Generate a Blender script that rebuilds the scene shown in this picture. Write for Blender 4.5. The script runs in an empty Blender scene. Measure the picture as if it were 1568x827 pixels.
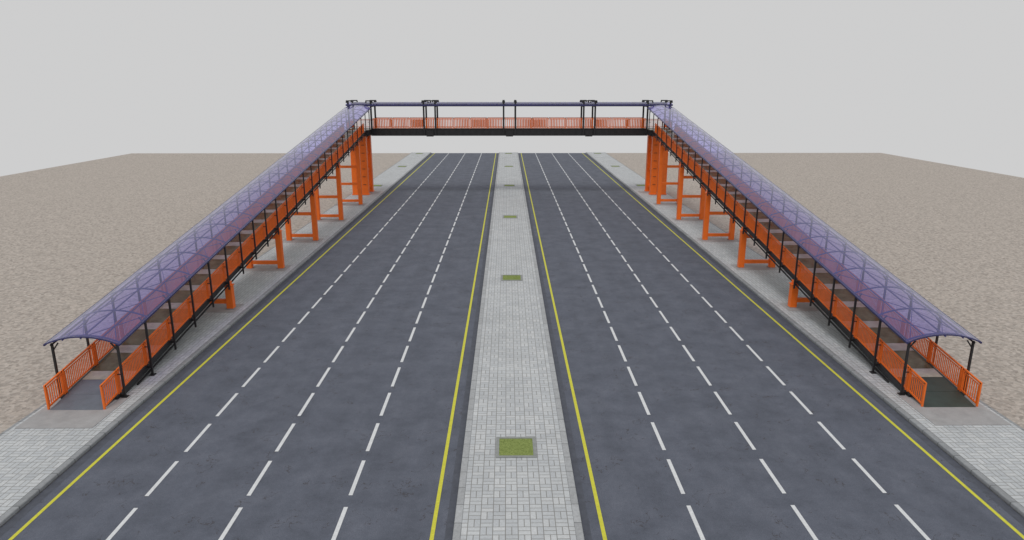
import bpy, math, random
from mathutils import Vector
random.seed(4)
scene = bpy.context.scene
scene.view_settings.view_transform = 'Standard'
scene.view_settings.look = 'None'
scene.view_settings.exposure = 0

# ------------------------------------------------------------ node helpers
def new_mat(name):
    m = bpy.data.materials.new(name); m.use_nodes = True
    nt = m.node_tree
    b = nt.nodes['Principled BSDF']
    return m, nt, b
def N(nt, t, **kw):
    n = nt.nodes.new(t)
    for k, v in kw.items():
        setattr(n, k, v)
    return n
def L(nt, a, b): nt.links.new(a, b)
def noise(nt, vec, scale, detail=4, rough=0.6):
    n = N(nt, 'ShaderNodeTexNoise'); n.inputs['Scale'].default_value = scale
    n.inputs['Detail'].default_value = detail; n.inputs['Roughness'].default_value = rough
    L(nt, vec, n.inputs['Vector']); return n.outputs['Fac']
def ramp(nt, fac, stops):
    r = N(nt, 'ShaderNodeValToRGB'); e = r.color_ramp.elements
    while len(e) < len(stops): e.new(0.5)
    for i, (p, c) in enumerate(stops):
        e[i].position = p; e[i].color = (c[0], c[1], c[2], 1)
    L(nt, fac, r.inputs['Fac']); return r.outputs['Color']
def mixc(nt, fac, a, b, mode='MIX'):
    m = N(nt, 'ShaderNodeMix', data_type='RGBA', blend_type=mode)
    for sock, v in ((m.inputs[0], fac), (m.inputs[6], a), (m.inputs[7], b)):
        if isinstance(v, (int, float)): sock.default_value = v
        elif isinstance(v, tuple): sock.default_value = (v[0], v[1], v[2], 1)
        else: L(nt, v, sock)
    return m.outputs[2]
def M(nt, op, a, b=None, c=None):
    m = N(nt, 'ShaderNodeMath', operation=op)
    for i, v in enumerate((a, b, c)):
        if v is None: continue
        if isinstance(v, (int, float)): m.inputs[i].default_value = v
        else: L(nt, v, m.inputs[i])
    return m.outputs[0]
def pos(nt):
    return N(nt, 'ShaderNodeNewGeometry').outputs['Position']
def bump(nt, h, b, strength=0.3, dist=0.02):
    n = N(nt, 'ShaderNodeBump'); n.inputs['Strength'].default_value = strength
    n.inputs['Distance'].default_value = dist
    L(nt, h, n.inputs['Height']); L(nt, n.outputs['Normal'], b.inputs['Normal'])
def g(v): return (v, v, v)

# ------------------------------------------------------------ materials
def mat_asphalt():
    m, nt, b = new_mat('asphalt'); p = pos(nt)
    c = ramp(nt, noise(nt, p, 0.7, 8, 0.72), [(0.32, (.078, .088, .116)), (0.5, (.103, .115, .150)), (0.72, (.132, .145, .184))])
    f = ramp(nt, noise(nt, p, 38, 3, 0.7), [(0.3, g(.70)), (0.7, g(1.27))])
    c = mixc(nt, 1.0, c, f, 'MULTIPLY')
    mp = N(nt, 'ShaderNodeMapping'); mp.inputs['Scale'].default_value = (0.9, 0.08, 1); L(nt, p, mp.inputs['Vector'])
    st = ramp(nt, noise(nt, mp.outputs[0], 1.2, 3), [(0.35, g(.94)), (0.65, g(1.04))])
    c = mixc(nt, 1.0, c, st, 'MULTIPLY')
    w = N(nt, 'ShaderNodeTexNoise'); w.inputs['Scale'].default_value = 1.3; w.inputs['Detail'].default_value = 5; L(nt, p, w.inputs['Vector'])
    crack = M(nt, 'ABSOLUTE', M(nt, 'SUBTRACT', w.outputs['Fac'], 0.5))
    ck = M(nt, 'LESS_THAN', crack, 0.006)
    msk = M(nt, 'GREATER_THAN', noise(nt, p, 0.9, 2), 0.56)
    c = mixc(nt, M(nt, 'MULTIPLY', M(nt, 'MULTIPLY', ck, msk), 0.65), c, (.045, .038, .040))
    L(nt, c, b.inputs['Base Color']); b.inputs['Roughness'].default_value = 0.85
    bump(nt, noise(nt, p, 60, 2), b, 0.35, 0.01)
    return m

def mat_paving():
    m, nt, b = new_mat('paving_blocks'); p = pos(nt)
    s = N(nt, 'ShaderNodeSeparateXYZ'); L(nt, p, s.inputs[0])
    C = 0.40
    x = M(nt, 'DIVIDE', s.outputs[0], C); y = M(nt, 'DIVIDE', s.outputs[1], C)
    fx = M(nt, 'FLOOR', x); fy = M(nt, 'FLOOR', y)
    u = M(nt, 'SUBTRACT', x, fx); v = M(nt, 'SUBTRACT', y, fy)
    par = M(nt, 'FLOORED_MODULO', M(nt, 'ADD', fx, fy), 2)
    inv = M(nt, 'SUBTRACT', 1, par)
    us = M(nt, 'MULTIPLY', u, M(nt, 'ADD', 1, par)); vs = M(nt, 'MULTIPLY', v, M(nt, 'ADD', 1, inv))
    uf = M(nt, 'FRACT', us); vf = M(nt, 'FRACT', vs)
    du = M(nt, 'DIVIDE', M(nt, 'MINIMUM', uf, M(nt, 'SUBTRACT', 1, uf)), M(nt, 'ADD', 1, par))
    dv = M(nt, 'DIVIDE', M(nt, 'MINIMUM', vf, M(nt, 'SUBTRACT', 1, vf)), M(nt, 'ADD', 1, inv))
    d = M(nt, 'MINIMUM', du, dv)
    mr = N(nt, 'ShaderNodeMapRange'); L(nt, d, mr.inputs[0])
    mr.inputs[1].default_value = 0.012; mr.inputs[2].default_value = 0.045
    cid = N(nt, 'ShaderNodeCombineXYZ')
    L(nt, M(nt, 'ADD', fx, M(nt, 'MULTIPLY', M(nt, 'FLOOR', us), 0.37)), cid.inputs[0])
    L(nt, M(nt, 'ADD', fy, M(nt, 'MULTIPLY', M(nt, 'FLOOR', vs), 0.37)), cid.inputs[1])
    wn = N(nt, 'ShaderNodeTexWhiteNoise', noise_dimensions='2D'); L(nt, cid.outputs[0], wn.inputs['Vector'])
    blk = ramp(nt, wn.outputs['Value'], [(0, (.48, .505, .53)), (0.6, (.53, .555, .575)), (1, (.58, .60, .615))])
    blk = mixc(nt, 1.0, blk, ramp(nt, noise(nt, p, 14, 4, .7), [(0.3, g(.86)), (0.7, g(1.09))]), 'MULTIPLY')
    c = mixc(nt, mr.outputs[0], (.215, .21, .20), blk)
    c = mixc(nt, 1.0, c, ramp(nt, noise(nt, p, 0.5, 4), [(0.3, g(.9)), (0.7, g(1.05))]), 'MULTIPLY')
    L(nt, c, b.inputs['Base Color']); b.inputs['Roughness'].default_value = 0.85
    bump(nt, mr.outputs[0], b, 0.4, 0.012)
    return m

def mat_ground():
    m, nt, b = new_mat('gravel_soil'); p = pos(nt)
    c = ramp(nt, noise(nt, p, 3.0, 8, 0.8), [(0.3, (.33, .285, .25)), (0.5, (.42, .375, .335)), (0.7, (.50, .46, .425))])
    vo = N(nt, 'ShaderNodeTexVoronoi'); vo.inputs['Scale'].default_value = 6.5; L(nt, p, vo.inputs['Vector'])
    bw = N(nt, 'ShaderNodeRGBToBW'); L(nt, vo.outputs['Color'], bw.inputs[0])
    c = mixc(nt, 0.9, c, ramp(nt, bw.outputs[0], [(0.15, g(.70)), (0.5, g(1.0)), (0.85, g(1.22))]), 'MULTIPLY')
    L(nt, c, b.inputs['Base Color']); b.inputs['Roughness'].default_value = 0.95
    bump(nt, vo.outputs['Distance'], b, 0.4, 0.02)
    return m

def mat_noise(name, col, var=0.2, scale=4, rough=0.6, fine=30, metallic=0, spec=0.5):
    m, nt, b = new_mat(name); p = pos(nt)
    lo = tuple(x*(1-var) for x in col); hi = tuple(min(1, x*(1+var)) for x in col)
    c = ramp(nt, noise(nt, p, scale, 5, .65), [(0.3, lo), (0.7, hi)])
    c = mixc(nt, 1.0, c, ramp(nt, noise(nt, p, fine, 3), [(0.3, g(.9)), (0.7, g(1.07))]), 'MULTIPLY')
    L(nt, c, b.inputs['Base Color']); b.inputs['Roughness'].default_value = rough
    b.inputs['Metallic'].default_value = metallic
    b.inputs['Specular IOR Level'].default_value = spec
    return m

def mat_kerb(name, col):
    m, nt, b = new_mat(name); p = pos(nt)
    s = N(nt, 'ShaderNodeSeparateXYZ'); L(nt, p, s.inputs[0])
    fy = M(nt, 'FRACT', s.outputs[1]); j = M(nt, 'GREATER_THAN', M(nt, 'MINIMUM', fy, M(nt, 'SUBTRACT', 1, fy)), 0.018)
    wn = N(nt, 'ShaderNodeTexWhiteNoise', noise_dimensions='1D'); L(nt, M(nt, 'FLOOR', s.outputs[1]), wn.inputs['W'])
    c = ramp(nt, wn.outputs['Value'], [(0, tuple(x*.9 for x in col)), (1, tuple(x*1.1 for x in col))])
    c = mixc(nt, 1.0, c, ramp(nt, noise(nt, p, 9, 5, .7), [(0.3, g(.8)), (0.7, g(1.12))]), 'MULTIPLY')
    c = mixc(nt, j, tuple(x*.45 for x in col), c)
    L(nt, c, b.inputs['Base Color']); b.inputs['Roughness'].default_value = .85
    return m

def mat_roof():
    m, nt, b = new_mat('tinted_polycarbonate')
    nt.nodes.remove(b); out = nt.nodes['Material Output']; p = pos(nt)
    tr = N(nt, 'ShaderNodeBsdfTransparent'); tr.inputs[0].default_value = (.54, .49, .94, 1)
    df = N(nt, 'ShaderNodeBsdfDiffuse')
    c = ramp(nt, noise(nt, p, 0.7, 4), [(0.3, (.08, .07, .40)), (0.7, (.13, .115, .50))]); L(nt, c, df.inputs[0])
    m1 = N(nt, 'ShaderNodeMixShader'); m1.inputs[0].default_value = 0.22
    L(nt, tr.outputs[0], m1.inputs[1]); L(nt, df.outputs[0], m1.inputs[2])
    gl = N(nt, 'ShaderNodeBsdfGlossy'); gl.inputs['Roughness'].default_value = .05; gl.inputs[0].default_value = (.97, .97, 1, 1)
    fr = N(nt, 'ShaderNodeFresnel'); fr.inputs['IOR'].default_value = 1.6
    m2 = N(nt, 'ShaderNodeMixShader'); L(nt, fr.outputs[0], m2.inputs[0])
    L(nt, m1.outputs[0], m2.inputs[1]); L(nt, gl.outputs[0], m2.inputs[2])
    L(nt, m2.outputs[0], out.inputs['Surface'])
    return m

def mat_grass():
    m, nt, b = new_mat('grass_turf'); p = pos(nt)
    c = ramp(nt, noise(nt, p, 12, 6, .75), [(0.3, (.16, .22, .06)), (0.5, (.23, .29, .08)), (0.72, (.31, .37, .12))])
    L(nt, c, b.inputs['Base Color']); b.inputs['Roughness'].default_value = .95
    return m

ASPH = mat_asphalt(); PAVE = mat_paving(); GRND = mat_ground(); ROOF = mat_roof(); GRASS = mat_grass()
WHITE = mat_noise('white_road_paint', (.68, .70, .72), .08, 6, .7)
YELLOW = mat_noise('yellow_road_paint', (.62, .60, .05), .10, 6, .7)
KERB = mat_kerb('kerb_concrete', (.30, .315, .33))
KERBL = mat_kerb('median_kerb_concrete', (.40, .415, .43))
GUT = mat_noise('gutter_concrete', (.078, .086, .110), .2, 3, .8)
CONC = mat_noise('concrete_slab', (.36, .355, .36), .12, 2, .8)
CONCD = mat_noise('concrete_frame', (.27, .285, .28), .15, 4, .8)
ORANGE = mat_noise('orange_paint', (.94, .170, .010), .08, 2, .45)
ORAIL = mat_noise('orange_rail_paint', (.90, .175, .015), .10, 3, .5)
BLACK = mat_noise('black_steel', (.016, .016, .018), .3, 3, .5)
BLUE = mat_noise('dark_blue_trim', (.035, .035, .13), .2, 3, .4)
LBLUE = mat_noise('roof_frame', (.07, .075, .25), .1, 3, .4)
FLOORG = mat_noise('green_floor_coating', (.115, .130, .070), .45, 1.5, .25)
FLOORM = mat_noise('mat_bluish_reflection', (.145, .17, .205), .12, 2, .45)  # left ramp's mat, bluish reflection put into the base colour
FLOORD = mat_noise('mat_dark_reflection', (.035, .058, .050), .2, 2, .45)  # same mat on the right ramp, its dark green reflection painted in
FLOORC = mat_noise('landing_panel', (.46, .45, .34), .3, 1.2, .5)

# ------------------------------------------------------------ mesh helpers
class MB:
    def __init__(s): s.v = []; s.f = []
    def hexa(s, pts):
        i = len(s.v); s.v += [tuple(p) for p in pts]
        for q in ((0,3,2,1),(4,5,6,7),(0,1,5,4),(1,2,6,5),(2,3,7,6),(3,0,4,7)):
            s.f.append(tuple(i+k for k in q))
    def box(s, x0, x1, y0, y1, z0, z1):
        s.hexa([(x0,y0,z0),(x1,y0,z0),(x1,y1,z0),(x0,y1,z0),(x0,y0,z1),(x1,y0,z1),(x1,y1,z1),(x0,y1,z1)])
    def beam(s, a, b, w, h, vert=False):
        a = Vector(a); b = Vector(b); d = (b-a).normalized()
        up = Vector((0, 0, 1)) if abs(d.z) < .95 else Vector((0, 1, 0))
        sd = d.cross(up).normalized(); u = sd.cross(d).normalized()
        sd *= w/2; u *= h/2
        s.hexa([a-sd-u, a+sd-u, b+sd-u, b-sd-u, a-sd+u, a+sd+u, b+sd+u, b-sd+u])
    def quad(s, pts):
        i = len(s.v); s.v += [tuple(p) for p in pts]; s.f.append(tuple(range(i, i+len(pts))))
    def obj(s, name, mat, parent=None, bevel=0, smooth=False):
        me = bpy.data.meshes.new(name); me.from_pydata(s.v, [], s.f); me.update()
        me.materials.append(mat)
        o = bpy.data.objects.new(name, me); scene.collection.objects.link(o)
        if parent: o.parent = parent
        if bevel:
            md = o.modifiers.new('bevel', 'BEVEL'); md.width = bevel; md.segments = 2; md.limit_method = 'ANGLE'
        return o
def empty(name):
    o = bpy.data.objects.new(name, None); scene.collection.objects.link(o); return o

Y0, Y1 = -12.0, 148.0

# ------------------------------------------------------------ ground, road
mb = MB(); mb.quad([(-80.5, Y0, 0), (80.2, Y0, 0), (80.2, Y1, 0), (-80.5, Y1, 0)]); mb.obj('ground', GRND)
mb = MB(); mb.quad([(-16.55, Y0, .006), (16.55, Y0, .006), (16.55, Y1, .006), (-16.55, Y1, .006)]); road = mb.obj('road', ASPH)
mb = MB()
for s in (-1, 1):
    for a, c in ((2.0, 2.3), (16.2, 16.55)):
        x0, x1 = sorted((s*a, s*c)); mb.quad([(x0, Y0, .010), (x1, Y0, .010), (x1, Y1, .010), (x0, Y1, .010)])
mb.obj('gutter', GUT, road)
mb = MB()
for s in (-1, 1):
    for x in (5.75, 9.26, 12.76):
        k = -12
        while True:
            ys = 20.78 + 2.955*k; k += 1
            if ys > Y1-2.4: break
            if ys < Y0: continue
            cx = s*x; mb.quad([(cx-.07, ys, .014), (cx+.07, ys, .014), (cx+.07, ys+2.27, .014), (cx-.07, ys+2.27, .014)])
mb.obj('lane_dashes', WHITE, road)
mb = MB()
for s in (-1, 1):
    for x in (2.7, 15.8):
        cx = s*x; mb.quad([(cx-.065, Y0, .014), (cx+.065, Y0, .014), (cx+.065, Y1, .014), (cx-.065, Y1, .014)])
mb.obj('yellow_edge_lines', YELLOW, road)

# median
mb = MB(); mb.box(-1.79, 1.79, Y0, Y1, 0.0, .145); med = mb.obj('median_strip', PAVE)
mb = MB()
for s in (-1, 1):
    x0, x1 = sorted((s*1.792, s*2.04)); mb.box(x0, x1, Y0, Y1, 0.001, .155)
mb.obj('kerb', KERBL, med, bevel=.03)
# sidewalks
for s in (-1, 1):
    x0, x1 = sorted((s*16.80, s*20.6)); mb = MB(); mb.box(x0, x1, Y0, Y1, 0, .145); sw = mb.obj('sidewalk', PAVE)
    mb = MB(); x0, x1 = sorted((s*16.55, s*16.798)); mb.box(x0, x1, Y0, Y1, 0.001, .16)
    mb.obj('kerb', KERB, sw, bevel=.04)
    mb = MB(); x0, x1 = sorted((s*20.602, s*20.72)); mb.box(x0, x1, Y0, Y1, 0.001, .15)
    mb.obj('edging', KERB, sw)

# tree pits / grass beds
def pit(cx, cy, w=.77):
    e = empty('grass_bed'); mb = MB(); t = .12
    z0, z1 = .146, .185
    mb.box(cx-w, cx+w, cy-w, cy-w+t, z0, z1); mb.box(cx-w, cx+w, cy+w-t, cy+w, z0, z1)
    mb.box(cx-w, cx-w+t, cy-w+t, cy+w-t, z0, z1); mb.box(cx+w-t, cx+w, cy-w+t, cy+w-t, z0, z1)
    mb.obj('concrete_border', CONCD, e, bevel=.008)
    mb = MB(); a = w-t; n = 1500
    mb.quad([(cx-a, cy-a, .165), (cx+a, cy-a, .165), (cx+a, cy+a, .165), (cx-a, cy+a, .165)])
    for i in range(n if cy < 60 else 200):
        x = cx+random.uniform(-a+.02, a-.02); y = cy+random.uniform(-a+.02, a-.02); t2 = random.uniform(0, 6.28)
        dx, dy = math.cos(t2)*.010, math.sin(t2)*.010; h = random.uniform(.008, .022)
        mb.quad([(x-dx, y-dy, .165), (x+dx, y+dy, .165), (x+random.uniform(-.03, .03), y+random.uniform(-.03, .03), .165+h)])
    mb.obj('turf', GRASS, e)
for i in range(6): pit(0, 23.74+24.33*i)
for s in (-1, 1):
    for i in (3, 4, 5): pit(s*18.8, 23.74+24.33*i)

# ------------------------------------------------------------ footbridge
br = empty('pedestrian_footbridge')
CX = 18.93; YS = 27.0; YE = 86.2; ZT = 8.5; SL = (ZT-.17)/(YE-YS)
def zf(y): return .17 + SL*(min(y, YE)-YS)
BAY = 2.455; P0 = 28.3
PY = [P0+BAY*i for i in range(25)]
HE = 2.38

rail = MB(); steel = MB(); cols = MB(); slabs = MB(); trim = MB(); fr = MB(); roof = MB(); fg = MB(); fc = MB(); fm = MB(); fd = MB(); bl = MB()
def railing(mb, a, b, h=1.08, sp=.125, zb=.06, bt=.034):
    a = Vector(a); b = Vector(b); Ln = (b-a).length; d = (b-a)/Ln
    horiz = Vector((d.x, d.y, 0)).normalized()
    up = Vector((0, 0, 1))
    mb.beam(a+up*h, b+up*h, .07, .07); mb.beam(a+up*(zb+.04), b+up*(zb+.04), .05, .07)
    mb.beam(a+up*(h-.13), b+up*(h-.13), .04, .04)
    for e in (a, b):
        q = e + (horiz*.03 if e is a else -horiz*.03)
        mb.beam(q+up*0.0, q+up*(h+.03), .07, .07)
    n = max(2, int(Ln/sp))
    for i in range(1, n):
        q = a+(b-a)*(i/n); mb.beam(q+up*(zb+.04), q+up*(h-.13), bt, bt)

NA = 12; HW = 1.63; RISE = .36
def arcpt(t):  # t in -1..1 -> (lateral, dz)
    R = (HW*HW+RISE*RISE)/(2*RISE); x = HW*t
    return x, math.sqrt(R*R-x*x)-(R-RISE)

for s in (-1, 1):
    # floor: panels and landings
    y = YS; k = 0
    while y < YE-.01:
        y2 = min(y+(1.22 if k < 2 else (.75 if k % 2 == 0 else 1.70)), YE)
        tgt = (fm if s < 0 else fd) if k < 2 else (fc if (k % 2 == 0) else fg)  # one mat material, coloured per ramp to paint in its reflection
        x0, x1 = sorted((s*(CX-1.13), s*(CX+1.13)))
        tgt.hexa([(x0,y,zf(y)-.04),(x1,y,zf(y)-.04),(x1,y2-.02,zf(y2)-.04),(x0,y2-.02,zf(y2)-.04),
                  (x0,y,zf(y)),(x1,y,zf(y)),(x1,y2-.02,zf(y2)),(x0,y2-.02,zf(y2))])
        y = y2; k += 1
    # railings + stringers
    edges = [YS]+[p+0.0 for p in PY]
    edges = [e for e in edges if e < YE+.2]
    ya = PY[0]-.22; yb = PY[-1]+.4
    zz = lambda yy: .17+SL*(yy-YS)
    for side in (-1, 1):
        X = s*CX+side*1.2
        for i in range(len(edges)-1):
            a_, b_ = edges[i]+.04, edges[i+1]-.04
            railing(rail, (X, a_, zf(a_)), (X, b_, zf(b_)))
        steel.beam((X, YS+1.0, zf(YS+1.0)-.14), (X, YE, zf(YE)-.14), .10, .26)
        steel.beam((X+side*.10, YS+2.6, zf(YS+2.6)-.36), (X+side*.10, YE, zf(YE)-.36), .07, .07)
        # posts
        XP = s*CX+side*1.43
        for p in PY:
            zb = max(.16, zf(p)-.55)
            steel.beam((XP, p, zb), (XP, p, zf(p)+HE), .085, .085)
            if zb < .3: steel.box(XP-.12, XP+.12, p-.12, p+.12, zb-.001, zb+.04)
            steel.beam((X+side*.03, p, zf(p)-.12), (XP, p, zf(p)-.12), .09, .12)
            steel.beam((X+side*.03, p, zf(p)+.9), (XP, p, zf(p)+.9), .04, .04)
            steel.beam((XP, p, zf(p)+HE-.35), (XP-side*.28, p, zf(p)+HE+.02), .05, .05)
        XE = s*CX+side*HW
        trim.beam((XE, ya, zz(ya)+HE+.02), (XE, yb, zz(yb)+HE+.02), .06, .08)
        steel.beam((XP, PY[0]-.1, zz(PY[0]-.1)+HE-.05), (XP, yb, zz(yb)+HE-.05), .05, .06)
        fr.beam((s*CX+side*.8, ya, zz(ya)+HE+.25), (s*CX+side*.8, yb, zz(yb)+HE+.25), .04, .04)
    fr.beam((s*CX, ya, zz(ya)+HE+.33), (s*CX, yb, zz(yb)+HE+.33), .05, .05)
    # roof sheet
    ys = [ya]+PY[1:-1]+[yb]
    for i in range(len(ys)-1):
        a, b_ = ys[i], ys[i+1]
        for j in range(NA):
            l0, h0 = arcpt(-1+2*j/NA); l1, h1 = arcpt(-1+2*(j+1)/NA)
            roof.quad([(s*CX+l0, a, zz(a)+HE+h0+.06), (s*CX+l1, a, zz(a)+HE+h1+.06), (s*CX+l1, b_, zz(b_)+HE+h1+.06), (s*CX+l0, b_, zz(b_)+HE+h0+.06)])
    # arches
    for i, p in enumerate([ya+.02]+PY+[yb-.02]):
        tgt = trim if i in (0, len(PY)+1) else fr
        for j in range(NA):
            l0, h0 = arcpt(-1+2*j/NA); l1, h1 = arcpt(-1+2*(j+1)/NA)
            dz = .02 if tgt is fr else .05
            tgt.beam((s*CX+l0, p, zz(p)+HE+h0+dz-.01), (s*CX+l1, p, zz(p)+HE+h1+dz-.01), .06, .06)
    # diagonals
    for i in range(0, len(PY)-1):
        a, b_ = PY[i], PY[i+1]
        for (u, w) in ((-1.42, 0), (1.42, 0)):
            hu, hw = .07, .30
            fr.beam((s*CX+u, a, zz(a)+HE+hu), (s*CX+w, b_, zz(b_)+HE+hw), .028, .028)
            fr.beam((s*CX+u, b_, zz(b_)+HE+hu), (s*CX+w, a, zz(a)+HE+hw), .028, .028)
    for p in PY:
        if zf(p) > .6: steel.beam((s*CX-1.2, p, zf(p)-.2), (s*CX+1.2, p, zf(p)-.2), .1, .2)
    # portal supports
    for i in range(6):
        yc = 41.1+9.87*i
        if i == 5: yc = 90.3
        x0, x1 = sorted((s*17.25, s*20.55))
        slabs.box(x0, x1, yc-.85, yc+.85, .1455, .165)
        top = zf(yc)-.45
        hw = .21
        for xx in (CX-1.2, CX+1.2):
            if i == 5: continue
            cols.box(s*xx-hw, s*xx+hw, yc-hw, yc+hw, .167, top)
            bl.box(s*xx-.3, s*xx+.3, yc-.3, yc+.3, .1655, .19)
            cols.box(s*xx-.26, s*xx+.26, yc-.26, yc+.26, top-.06, top-.002)
        if i < 5:
            zb = .62
            while zb < top-.3:
                cols.box(s*CX-.99, s*CX+.99, yc-.11, yc+.11, zb-.14, zb+.14)
                zb += 2.0
            cols.box(s*CX-1.35, s*CX+1.35, yc-.15, yc+.15, top, top+.22)
    # landing support: heavy columns
    for (xx, yy, w) in ((18.65, 88.3, .42), (19.95, 88.3, .33), (18.65, 91.2, .42), (19.95, 91.2, .33)):
        cols.box(s*xx-w, s*xx+w, yy-.35, yy+.35, .167, ZT-.75)
        cols.box(s*xx-w-.07, s*xx+w+.07, yy-.42, yy+.42, .166, .28)
    for zb in (.9, 3.2, 5.4, 7.3):
        cols.box(s*18.65-.16, s*18.65+.16, 88.66, 90.84, zb-.15, zb+.15)
        cols.box(s*19.95-.12, s*19.95+.12, 88.66, 90.84, zb-.15, zb+.15)
    for zz2 in (1.5, 2.5, 3.5, 4.5, 5.5, 6.5):
        steel.box(s*18.65-.2, s*18.65+.2, 87.86, 87.89, zz2, zz2+.05)
    # landing deck
    x0, x1 = sorted((s*17.5, s*20.5))
    fg.box(x0, x1, YE+.01, 91.5, ZT-.05, ZT)
    steel.box(x0, x1, YE+.05, 91.48, ZT-.72, ZT-.052)
    railing(rail, (s*20.4, YE+1.1, ZT), (s*20.4, 91.4, ZT)); railing(rail, (s*17.6, 91.4, ZT), (s*20.4, 91.4, ZT))

# main span across the road
YB0, YB1 = 88.7, 91.3
steel.box(-17.5, 17.5, YB0+.0, YB0+.14, ZT-.80, ZT-.02); steel.box(-17.5, 17.5, YB1-.14, YB1, ZT-.80, ZT-.02)
steel.box(-17.5, 17.5, YB0-.08, YB0+.2, ZT-.86, ZT-.803); steel.box(-17.5, 17.5, YB0-.08, YB0+.2, ZT-.018, ZT+.04)
fg.box(-17.49, 17.49, YB0+.21, YB1-.15, ZT-.1, ZT)
x = -17
while x < 17.2:
    steel.box(x-.04, x+.04, YB0-.06, YB0-.002, ZT-.8, ZT-.02); steel.box(x-.08, x+.08, YB0+.2, YB1-.2, ZT-.7, ZT-.12); x += .85
pairs = [(-20.35, -17.5), (-10.85, -9.4), (-.75, .75), (9.4, 10.85), (17.5, 20.35)]
segs = [(-17.4, -10.85), (-10.85, -9.4), (-9.4, -.75), (-.75, .75), (.75, 9.4), (9.4, 10.85), (10.85, 17.4)]
for a, b_ in segs:
    for yy in (YB0+.05, YB1-.05):
        n = max(1, round((b_-a)/2.2))
        for i in range(n):
            railing(rail, (a+(b_-a)*i/n+.05, yy, ZT+.04), (a+(b_-a)*(i+1)/n-.05, yy, ZT+.04), h=1.25, sp=.20, bt=.085)
for a, b_ in pairs:
    for xx in (a, b_):
        for yy in (YB0-.08, YB1+.08):
            steel.box(xx-.10, xx+.10, yy-.10, yy+.10, ZT-.85, ZT+3.4)
        w = .42 if abs(xx) > 2 else .14
        o = .20*(1 if xx == a else -1) if abs(xx) > 2 else 0
        for yy in (YB0-.08, YB1+.08):
            steel.box(xx+o-w, xx+o+w, yy-.11, yy+.11, ZT+3.4, ZT+3.54)
            steel.box(xx+o-w-.04, xx+o-w+.1, yy-.09, yy+.09, ZT+3.22, ZT+3.4)
            steel.box(xx+o+w-.1, xx+o+w+.04, yy-.09, yy+.09, ZT+3.22, ZT+3.4)
        steel.box(xx-.05, xx+.05, YB0+.03, YB1-.03, ZT+2.7, ZT+2.8)
    if abs(a+b_) < 25:
        c = (a+b_)/2
        steel.box(c-.45, c+.45, YB0-.16, YB0-.082, ZT-.95, ZT-.2)
# span roof (arched across Y)
YM = (YB0+YB1)/2; ZR = ZT+2.93; HWY = 1.6; R2 = .32
for j in range(8):
    def ap(t):
        R = (HWY*HWY+R2*R2)/(2*R2); x = HWY*t; return x, math.sqrt(R*R-x*x)-(R-R2)
    a0, h0 = ap(-1+j/4); a1, h1 = ap(-1+(j+1)/4)
    for xa, xb in ((-20.6, -10.9), (-10.8, -.8), (-.7, .7), (.8, 10.8), (10.9, 20.6)):
        roof.quad([(xa, YM+a0, ZR+h0+.06), (xb, YM+a0, ZR+h0+.06), (xb, YM+a1, ZR+h1+.06), (xa, YM+a1, ZR+h1+.06)])
    for k in range(-8, 9):
        fr.beam((k*2.55, YM+a0, ZR+h0+.02), (k*2.55, YM+a1, ZR+h1+.02), .06, .06)
for sy in (-1, 1):
    trim.box(-20.6, 20.6, YM+sy*HWY-.04, YM+sy*HWY+.04, ZR-.08, ZR+.12)
fr.box(-20.6, 20.6, YM-.03, YM+.03, ZR+.27, ZR+.33)
steel.box(-20.5, 20.5, YB0-.05, YB0+.03, ZR-.14, ZR-.04)
steel.box(-20.5, 20.5, YB1-.03, YB1+.05, ZR-.14, ZR-.04)

for s in (-1, 1):
    x0, x1 = sorted((s*17.3, s*20.45)); slabs.box(x0, x1, 25.4, 28.4, .1455, .168)

cols.obj('support_columns', ORANGE, br, bevel=.02)
rail.obj('orange_railings', ORAIL, br)
steel.obj('black_steel_frame', BLACK, br)
trim.obj('roof_edge_trim', BLUE, br); fr.obj('roof_ribs', LBLUE, br)
roof.obj('roof_sheets', ROOF, br)
fg.obj('walkway_floor', FLOORG, br); fc.obj('walkway_light_panels', FLOORC, br)
fm.obj('entrance_mat', FLOORM, br); fd.obj('entrance_mat_dark_reflection', FLOORD, br)
slabs.obj('footing_slabs', CONC, br); bl.obj('base_plates', CONCD, br)

# ------------------------------------------------------------ light
w = bpy.data.worlds.new('World'); scene.world = w; w.use_nodes = True
bg = w.node_tree.nodes['Background']; bg.inputs[0].default_value = (.615, .615, .617, 1); bg.inputs[1].default_value = 1.0
sd = bpy.data.lights.new('sun', 'SUN'); sd.energy = 1.0; sd.angle = math.radians(18); sd.color = (1, .97, .93)
so = bpy.data.objects.new('sun', sd); scene.collection.objects.link(so)
so.rotation_euler = (math.radians(28), math.radians(-12), 0); so.location = (0, 0, 60)

# ------------------------------------------------------------ camera
cd = bpy.data.cameras.new('camera'); cam = bpy.data.objects.new('camera', cd); scene.collection.objects.link(cam)
cd.lens = 24; cd.sensor_width = 36; cd.clip_end = 2000
cam.location = (-.33, 0, 13.6)
cam.rotation_euler = (math.radians(90-14.97), 0, math.radians(-.418))
scene.camera = cam
